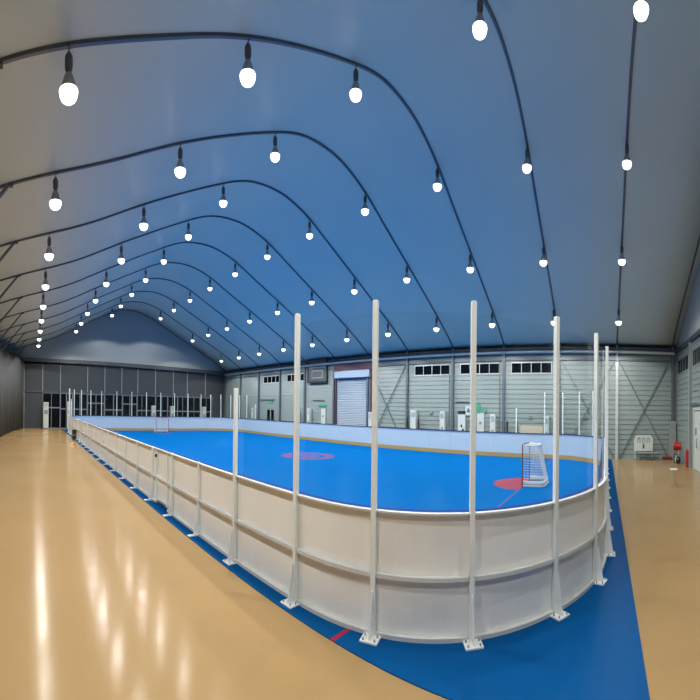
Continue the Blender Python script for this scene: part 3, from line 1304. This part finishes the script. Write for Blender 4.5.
# beige board and dark stanchions behind the right boards
X = 31.1
ya, yb = sorted((y_on_x(543, X), y_on_x(519.5, X)))
t = thing('bench', 'long beige bench with a back board behind the long side boards', 'bench', (X, (ya + yb) / 2, 0))
w = (yb - ya) / 2
MB().cbox(-.02, .02, -w, w, 1.25, 1.75, .01).build('back_board', M['beige_board'], t)
MB().cbox(-.35, .0, -w, w, .42, .47, .01).build('seat', M['beige_board'], t)
for s in (-1, 1):
    MB().box(-.3, -.25, s * (w - .15) - .03, s * (w - .15) + .03, 0, .42).build('leg', M['dark_metal'], t)
    MB().box(.02, .07, s * (w - .15) - .03, s * (w - .15) + .03, 0, 1.7).build('leg', M['dark_metal'], t)
for px, lb in ((507.3, 'black upright stanchion left of the beige bench, by the wall column'), (516.8, 'black upright stanchion next to the short white pole by the bench'),
               (407.3, 'black upright stanchion left of the white cabinet near the shutter'), (418.6, 'dark upright stanchion right of the white cabinet near the shutter')):
    X = 31.15
    y = y_on_x(px, X)
    t = thing('stanchion', lb, 'stanchion', (X, y, 0), 0, 'dark stanchions by the wall')
    MB().lathe([(0, .04), (.14, .03), (.16, 0), (0, 0)], 16).build('base', M['black_plastic'], t)
    MB().lathe([(0, 2.02), (.07, 2.0), (.085, 1.9), (.085, .3), (.05, .04)], 12).build('column', M['black_plastic'], t)

# ------------------------------------------------------------------ right end: white board stand, trolley, chair, table, box
X = 30.9
y = y_on_x(643.6, X)
t = thing('white_board_stand', 'white board with clipped top corners and three grey marks, by the wall', 'board stand', (X, y, 0))
w = .80
poly = [(-w, .48), (w, .48), (w, 1.12), (w - .18, 1.33), (-w + .18, 1.33), (-w, 1.12)]
MB().prism(poly, (-.04, 0, 0), (0, 1, 0), (0, 0, 1), (.08, 0, 0)).build('board', M['cabinet_white'], t)
for k in (-1, 0, 1):
    f = MB()
    c0 = k * .40
    f.box(-.052, -.04, c0 - .13, c0 - .07, .92, 1.20).box(-.052, -.04, c0 + .07, c0 + .13, .92, 1.20).box(-.052, -.04, c0 - .07, c0 + .07, 1.13, 1.20)
    f.build('letter_mark', M['mark_grey'], t)
MB().prism([(-.06, .62), (.06, .62), (.07, .80), (0, .92), (-.07, .80)], (-.052, 0, 0), (0, 1, 0), (0, 0, 1), (.012, 0, 0)).build('black_mark', M['black_plastic'], t)
for s in (-1, 1):
    lg = MB().box(-.03, .03, s * .72 - .03, s * .72 + .03, .08, .50)
    lg.box(-.22, .22, s * .72 - .03, s * .72 + .03, .06, .10)
    lg = lg.build('leg', M['cabinet_white'], t)
    for q in (-.19, .19):
        MB().tube([(q, s * .72 - .02, .035), (q, s * .72 + .02, .035)], .035, 12).build('castor', M['black_plastic'], lg)
X = 30.55
y0, y1 = sorted((y_on_x(638.5, X), y_on_x(660, X)))
t = thing('low_bench', 'long low grey bench standing in front of the white board stand', 'bench', (X, (y0 + y1) / 2, 0))
w = (y1 - y0) / 2
MB().cbox(-.14, .14, -w, w, .36, .44, .015).build('seat', M['grey_cloth'], t)
for s in (-1, 1):
    f = MB().box(-.12, .12, s * (w - .15) - .02, s * (w - .15) + .02, 0, .04).box(-.02, .02, s * (w - .15) - .02, s * (w - .15) + .02, .04, .36)
    f.build('leg', M['dark_metal'], t)
MB().box(-.015, .015, -w + .17, w - .17, .14, .18).build('stretcher', M['dark_metal'], t)

# red mat-like low box by the wall
t = thing('red_floor_mat', 'dark red folded mat lying at the foot of the wall by the corner', 'mat', (31.2, y_on_x(667.5, 31.2), 0))
MB().cbox(-.2, .2, -.42, .42, 0, .10, .02).build('lower_fold', M['maroon'], t)
MB().cbox(-.2, .2, -.38, .42, .10, .16, .02).build('upper_fold', M['red_paint'], t)

# grey leaning panel in the corner
t = thing('grey_panel', 'tall grey panel standing in the corner behind the red chair', 'panel', (31.4, -5.92, 0))
MB().cbox(-.05, .05, -.30, .30, .0, 2.10, .015).build('sheet', M['grey_cloth'], t)
MB().box(-.065, -.05, -.30, -.26, .02, 2.08).build('edge_strip', M['grey_metal'], t)

# red chair with a dark bag
cx, cyy = 28.9, 28.9 / math.tan(az(677.3))
t = thing('folding_chair', 'red folding chair with dark legs in the far right corner', 'chair', (cx, cyy, 0), math.radians(78))
MB().cbox(-.24, .24, -.22, .22, .44, .49, .02).build('seat', M['red_paint'], t)
f = MB()
vs = []
for i in range(9):
    a = -.9 + 1.8 * i / 8
    for z in (.62, .98):
        vs.append((.27 * math.sin(a) * 1.5, -.30 + .10 * (1 - math.cos(a)) * 2 * .6, z + (.06 * math.cos(a) if z > .8 else 0)))
f.add(vs, [(2 * i, 2 * i + 2, 2 * i + 3, 2 * i + 1) for i in range(8)], True)
o = f.build('backrest', M['red_paint'], t)
md = o.modifiers.new('th', 'SOLIDIFY')
md.thickness = .03
for s in (-1, 1):
    MB().tube([(s * .24, .26, 0), (s * .24, -.10, .52), (s * .24, -.27, .80)], .013, 8).build('leg', M['black_plastic'], t)
    MB().tube([(s * .21, -.28, 0), (s * .21, .12, .46)], .013, 8).build('leg', M['black_plastic'], t)
bx, by = cx - .6, cyy + .12
t = thing('sports_bag', 'black bag with a white stripe lying beside the red chair', 'bag', (bx, by, 0), .5)
f = MB()
vs = []
for i in range(7):
    x = -.32 + .64 * i / 6
    k = math.sin(PI * (i + .6) / 7.2) ** .4
    for j in range(10):
        a = 2 * PI * j / 10
        vs.append((x, .19 * k * math.cos(a), .2 + .2 * k * math.sin(a)))
f.add(vs, [(i * 10 + j, i * 10 + (j + 1) % 10, (i + 1) * 10 + (j + 1) % 10, (i + 1) * 10 + j) for i in range(6) for j in range(10)], True)
f.add([vs[j] for j in range(10)], [tuple(range(10))]).add([vs[60 + j] for j in range(10)], [tuple(range(10))])
f.build('bag_body', M['black_plastic'], t)
f = MB()
f.tube([(-.18, -.12, .36), (-.14, -.04, .52), (.14, -.04, .52), (.18, -.12, .36)], .014, 6)
f.build('handle', M['cabinet_white'], t)
f = MB()
for j in range(10):
    a0, a1 = 2 * PI * j / 10, 2 * PI * (j + 1) / 10
    f.quad((-.05, .197 * math.cos(a0), .2 + .207 * math.sin(a0)), (-.05, .197 * math.cos(a1), .2 + .207 * math.sin(a1)),
           (.05, .197 * math.cos(a1), .2 + .207 * math.sin(a1)), (.05, .197 * math.cos(a0), .2 + .207 * math.sin(a0)))
f.build('stripe', M['cabinet_white'], t)

# red box on the near wall
bx = 26.4
t = thing('red_cabinet', 'narrow red upright box standing against the near wall', 'box', (bx, YN + .24, 0))
MB().cbox(-.22, .22, -.13, .13, .03, .80, .02).build('body', M['red_paint'], t)
MB().box(-.19, .19, -.11, .11, 0, .03).build('foot', M['black_plastic'], t)
MB().box(-.17, .17, .13, .137, .12, .70).build('door', M['red_paint'], t)

# small white table
t = thing('side_table', 'small white-topped table with thin metal legs on the hall floor', 'table', (19.3, 19.3 / math.tan(az(674)), 0))
MB().cbox(-.21, .21, -.19, .19, .56, .59, .01).build('table_top', M['white_paint'], t)
for a in (-1, 1):
    for b in (-1, 1):
        MB().tube([(a * .18, b * .16, .0), (a * .05, b * .04, .30), (a * .15, b * .13, .56)], .009, 6).build('leg', M['grey_metal'], t)

# ------------------------------------------------------------------ far end: standing units, bin, cone, tube light


def far_unit(px, w, h, Y, label, name='air_conditioner'):
    t = thing(name, label, 'air conditioner', (x_on_y(px, Y), Y, 0), 0, 'white units along the far glazing')
    MB().cbox(-w / 2, w / 2, -.25, .25, .06, h, .02).build('body', M['cabinet_white'], t)
    MB().box(-w / 2 + .04, w / 2 - .04, -.2, .2, 0, .06).build('plinth', M['dark_metal'], t)
    MB().box(-w / 2 + .12, w / 2 - .12, -.262, -.25, h * .55, h * .70).build('front_panel', M['mark_grey'], t)
    f = MB()
    for k in range(5):
        f.box(-w / 2 + .08, w / 2 - .08, -.262, -.25, h - .15 - k * .06, h - .12 - k * .06)
    f.build('air_grille', M['grey_metal'], t)
    return t


far_unit(46.0, .75, 2.45, 53.3, 'white upright unit with a grey mark left of the far glass doors')
far_unit(69.5, .70, 2.55, 53.3, 'pale upright unit behind the far left rink corner')
far_unit(153.4, .62, 2.35, 53.3, 'white upright unit behind the far hockey goal')
far_unit(172.2, .60, 2.35, 53.3, 'white upright unit right of the far goal, beside bright reflections')
far_unit(203.8, .60, 2.35, 53.3, 'white upright unit at the right end of the far glazing')

bx = 4.43
by = 37.55
t = thing('bin', 'black bin with two pale handles standing against the left boards', 'bin', (bx, by, .012))
f = MB()
f.add([(-.17, -.30, 0), (.17, -.30, 0), (.17, .30, 0), (-.17, .30, 0), (-.21, -.34, .6), (.21, -.34, .6), (.21, .34, .6), (-.21, .34, .6)],
      [(3, 2, 1, 0), (4, 5, 6, 7), (0, 1, 5, 4), (1, 2, 6, 5), (2, 3, 7, 6), (3, 0, 4, 7)])
f.build('body', M['black_plastic'], t)
MB().cbox(-.22, .22, -.35, .35, .60, .66, .01).build('lid', M['black_plastic'], t)
for s in (-1, 1):
    MB().box(-.12 + s * .0, .0, -.365, -.345, .30 + .0, .34).build('handle', M['cabinet_white'], t, (s * .08 + .05, 0, 0))
t = thing('floor_cone', 'small orange marker cone on the floor by the left mat edge', 'cone', (31.5 * math.tan(az(73)), 31.5, 0))
MB().lathe([(0, .28), (.02, .28), (.10, .03), (.15, .03), (.15, 0), (0, 0)], 14).build('cone_body', M['orange_plastic'], t)
MB().lathe([(.052, .18), (.081, .10), (.085, .10), (.056, .18)], 14).build('band', M['cabinet_white'], t)

# ------------------------------------------------------------------ world, camera, view
w = bpy.data.worlds.new('night')
bpy.context.scene.world = w
w.use_nodes = True
w.node_tree.nodes['Background'].inputs[0].default_value = (.01, .014, .02, 1)
w.node_tree.nodes['Background'].inputs[1].default_value = .3

cam = bpy.data.cameras.new('camera')
co = bpy.data.objects.new('camera', cam)
C.objects.link(co)
cam.type = 'PANO'
cam.panorama_type = 'CENTRAL_CYLINDRICAL'
cam.central_cylindrical_range_u_min = -PX0 / FH - AZ0
cam.central_cylindrical_range_u_max = (700 - PX0) / FH - AZ0
cam.central_cylindrical_range_v_min = (PY0 - 700) / FV
cam.central_cylindrical_range_v_max = PY0 / FV
cam.clip_end = 300
cam.clip_start = .05
fw = Vector((math.sin(AZ0) * math.cos(TILT), math.cos(AZ0) * math.cos(TILT), math.sin(TILT)))
co.location = (0, 0, H)
co.rotation_euler = fw.to_track_quat('-Z', 'Y').to_euler()
sc = bpy.context.scene
sc.camera = co
sc.view_settings.view_transform = 'Standard'
sc.view_settings.look = 'None'
sc.view_settings.gamma = 1
sc.view_settings.use_curve_mapping = False
sc.view_settings.exposure = 0
sc.cycles.transparent_max_bounces = 40
sc.cycles.max_bounces = 10
sc.cycles.diffuse_bounces = 5
sc.cycles.glossy_bounces = 4
sc.cycles.use_denoising = True
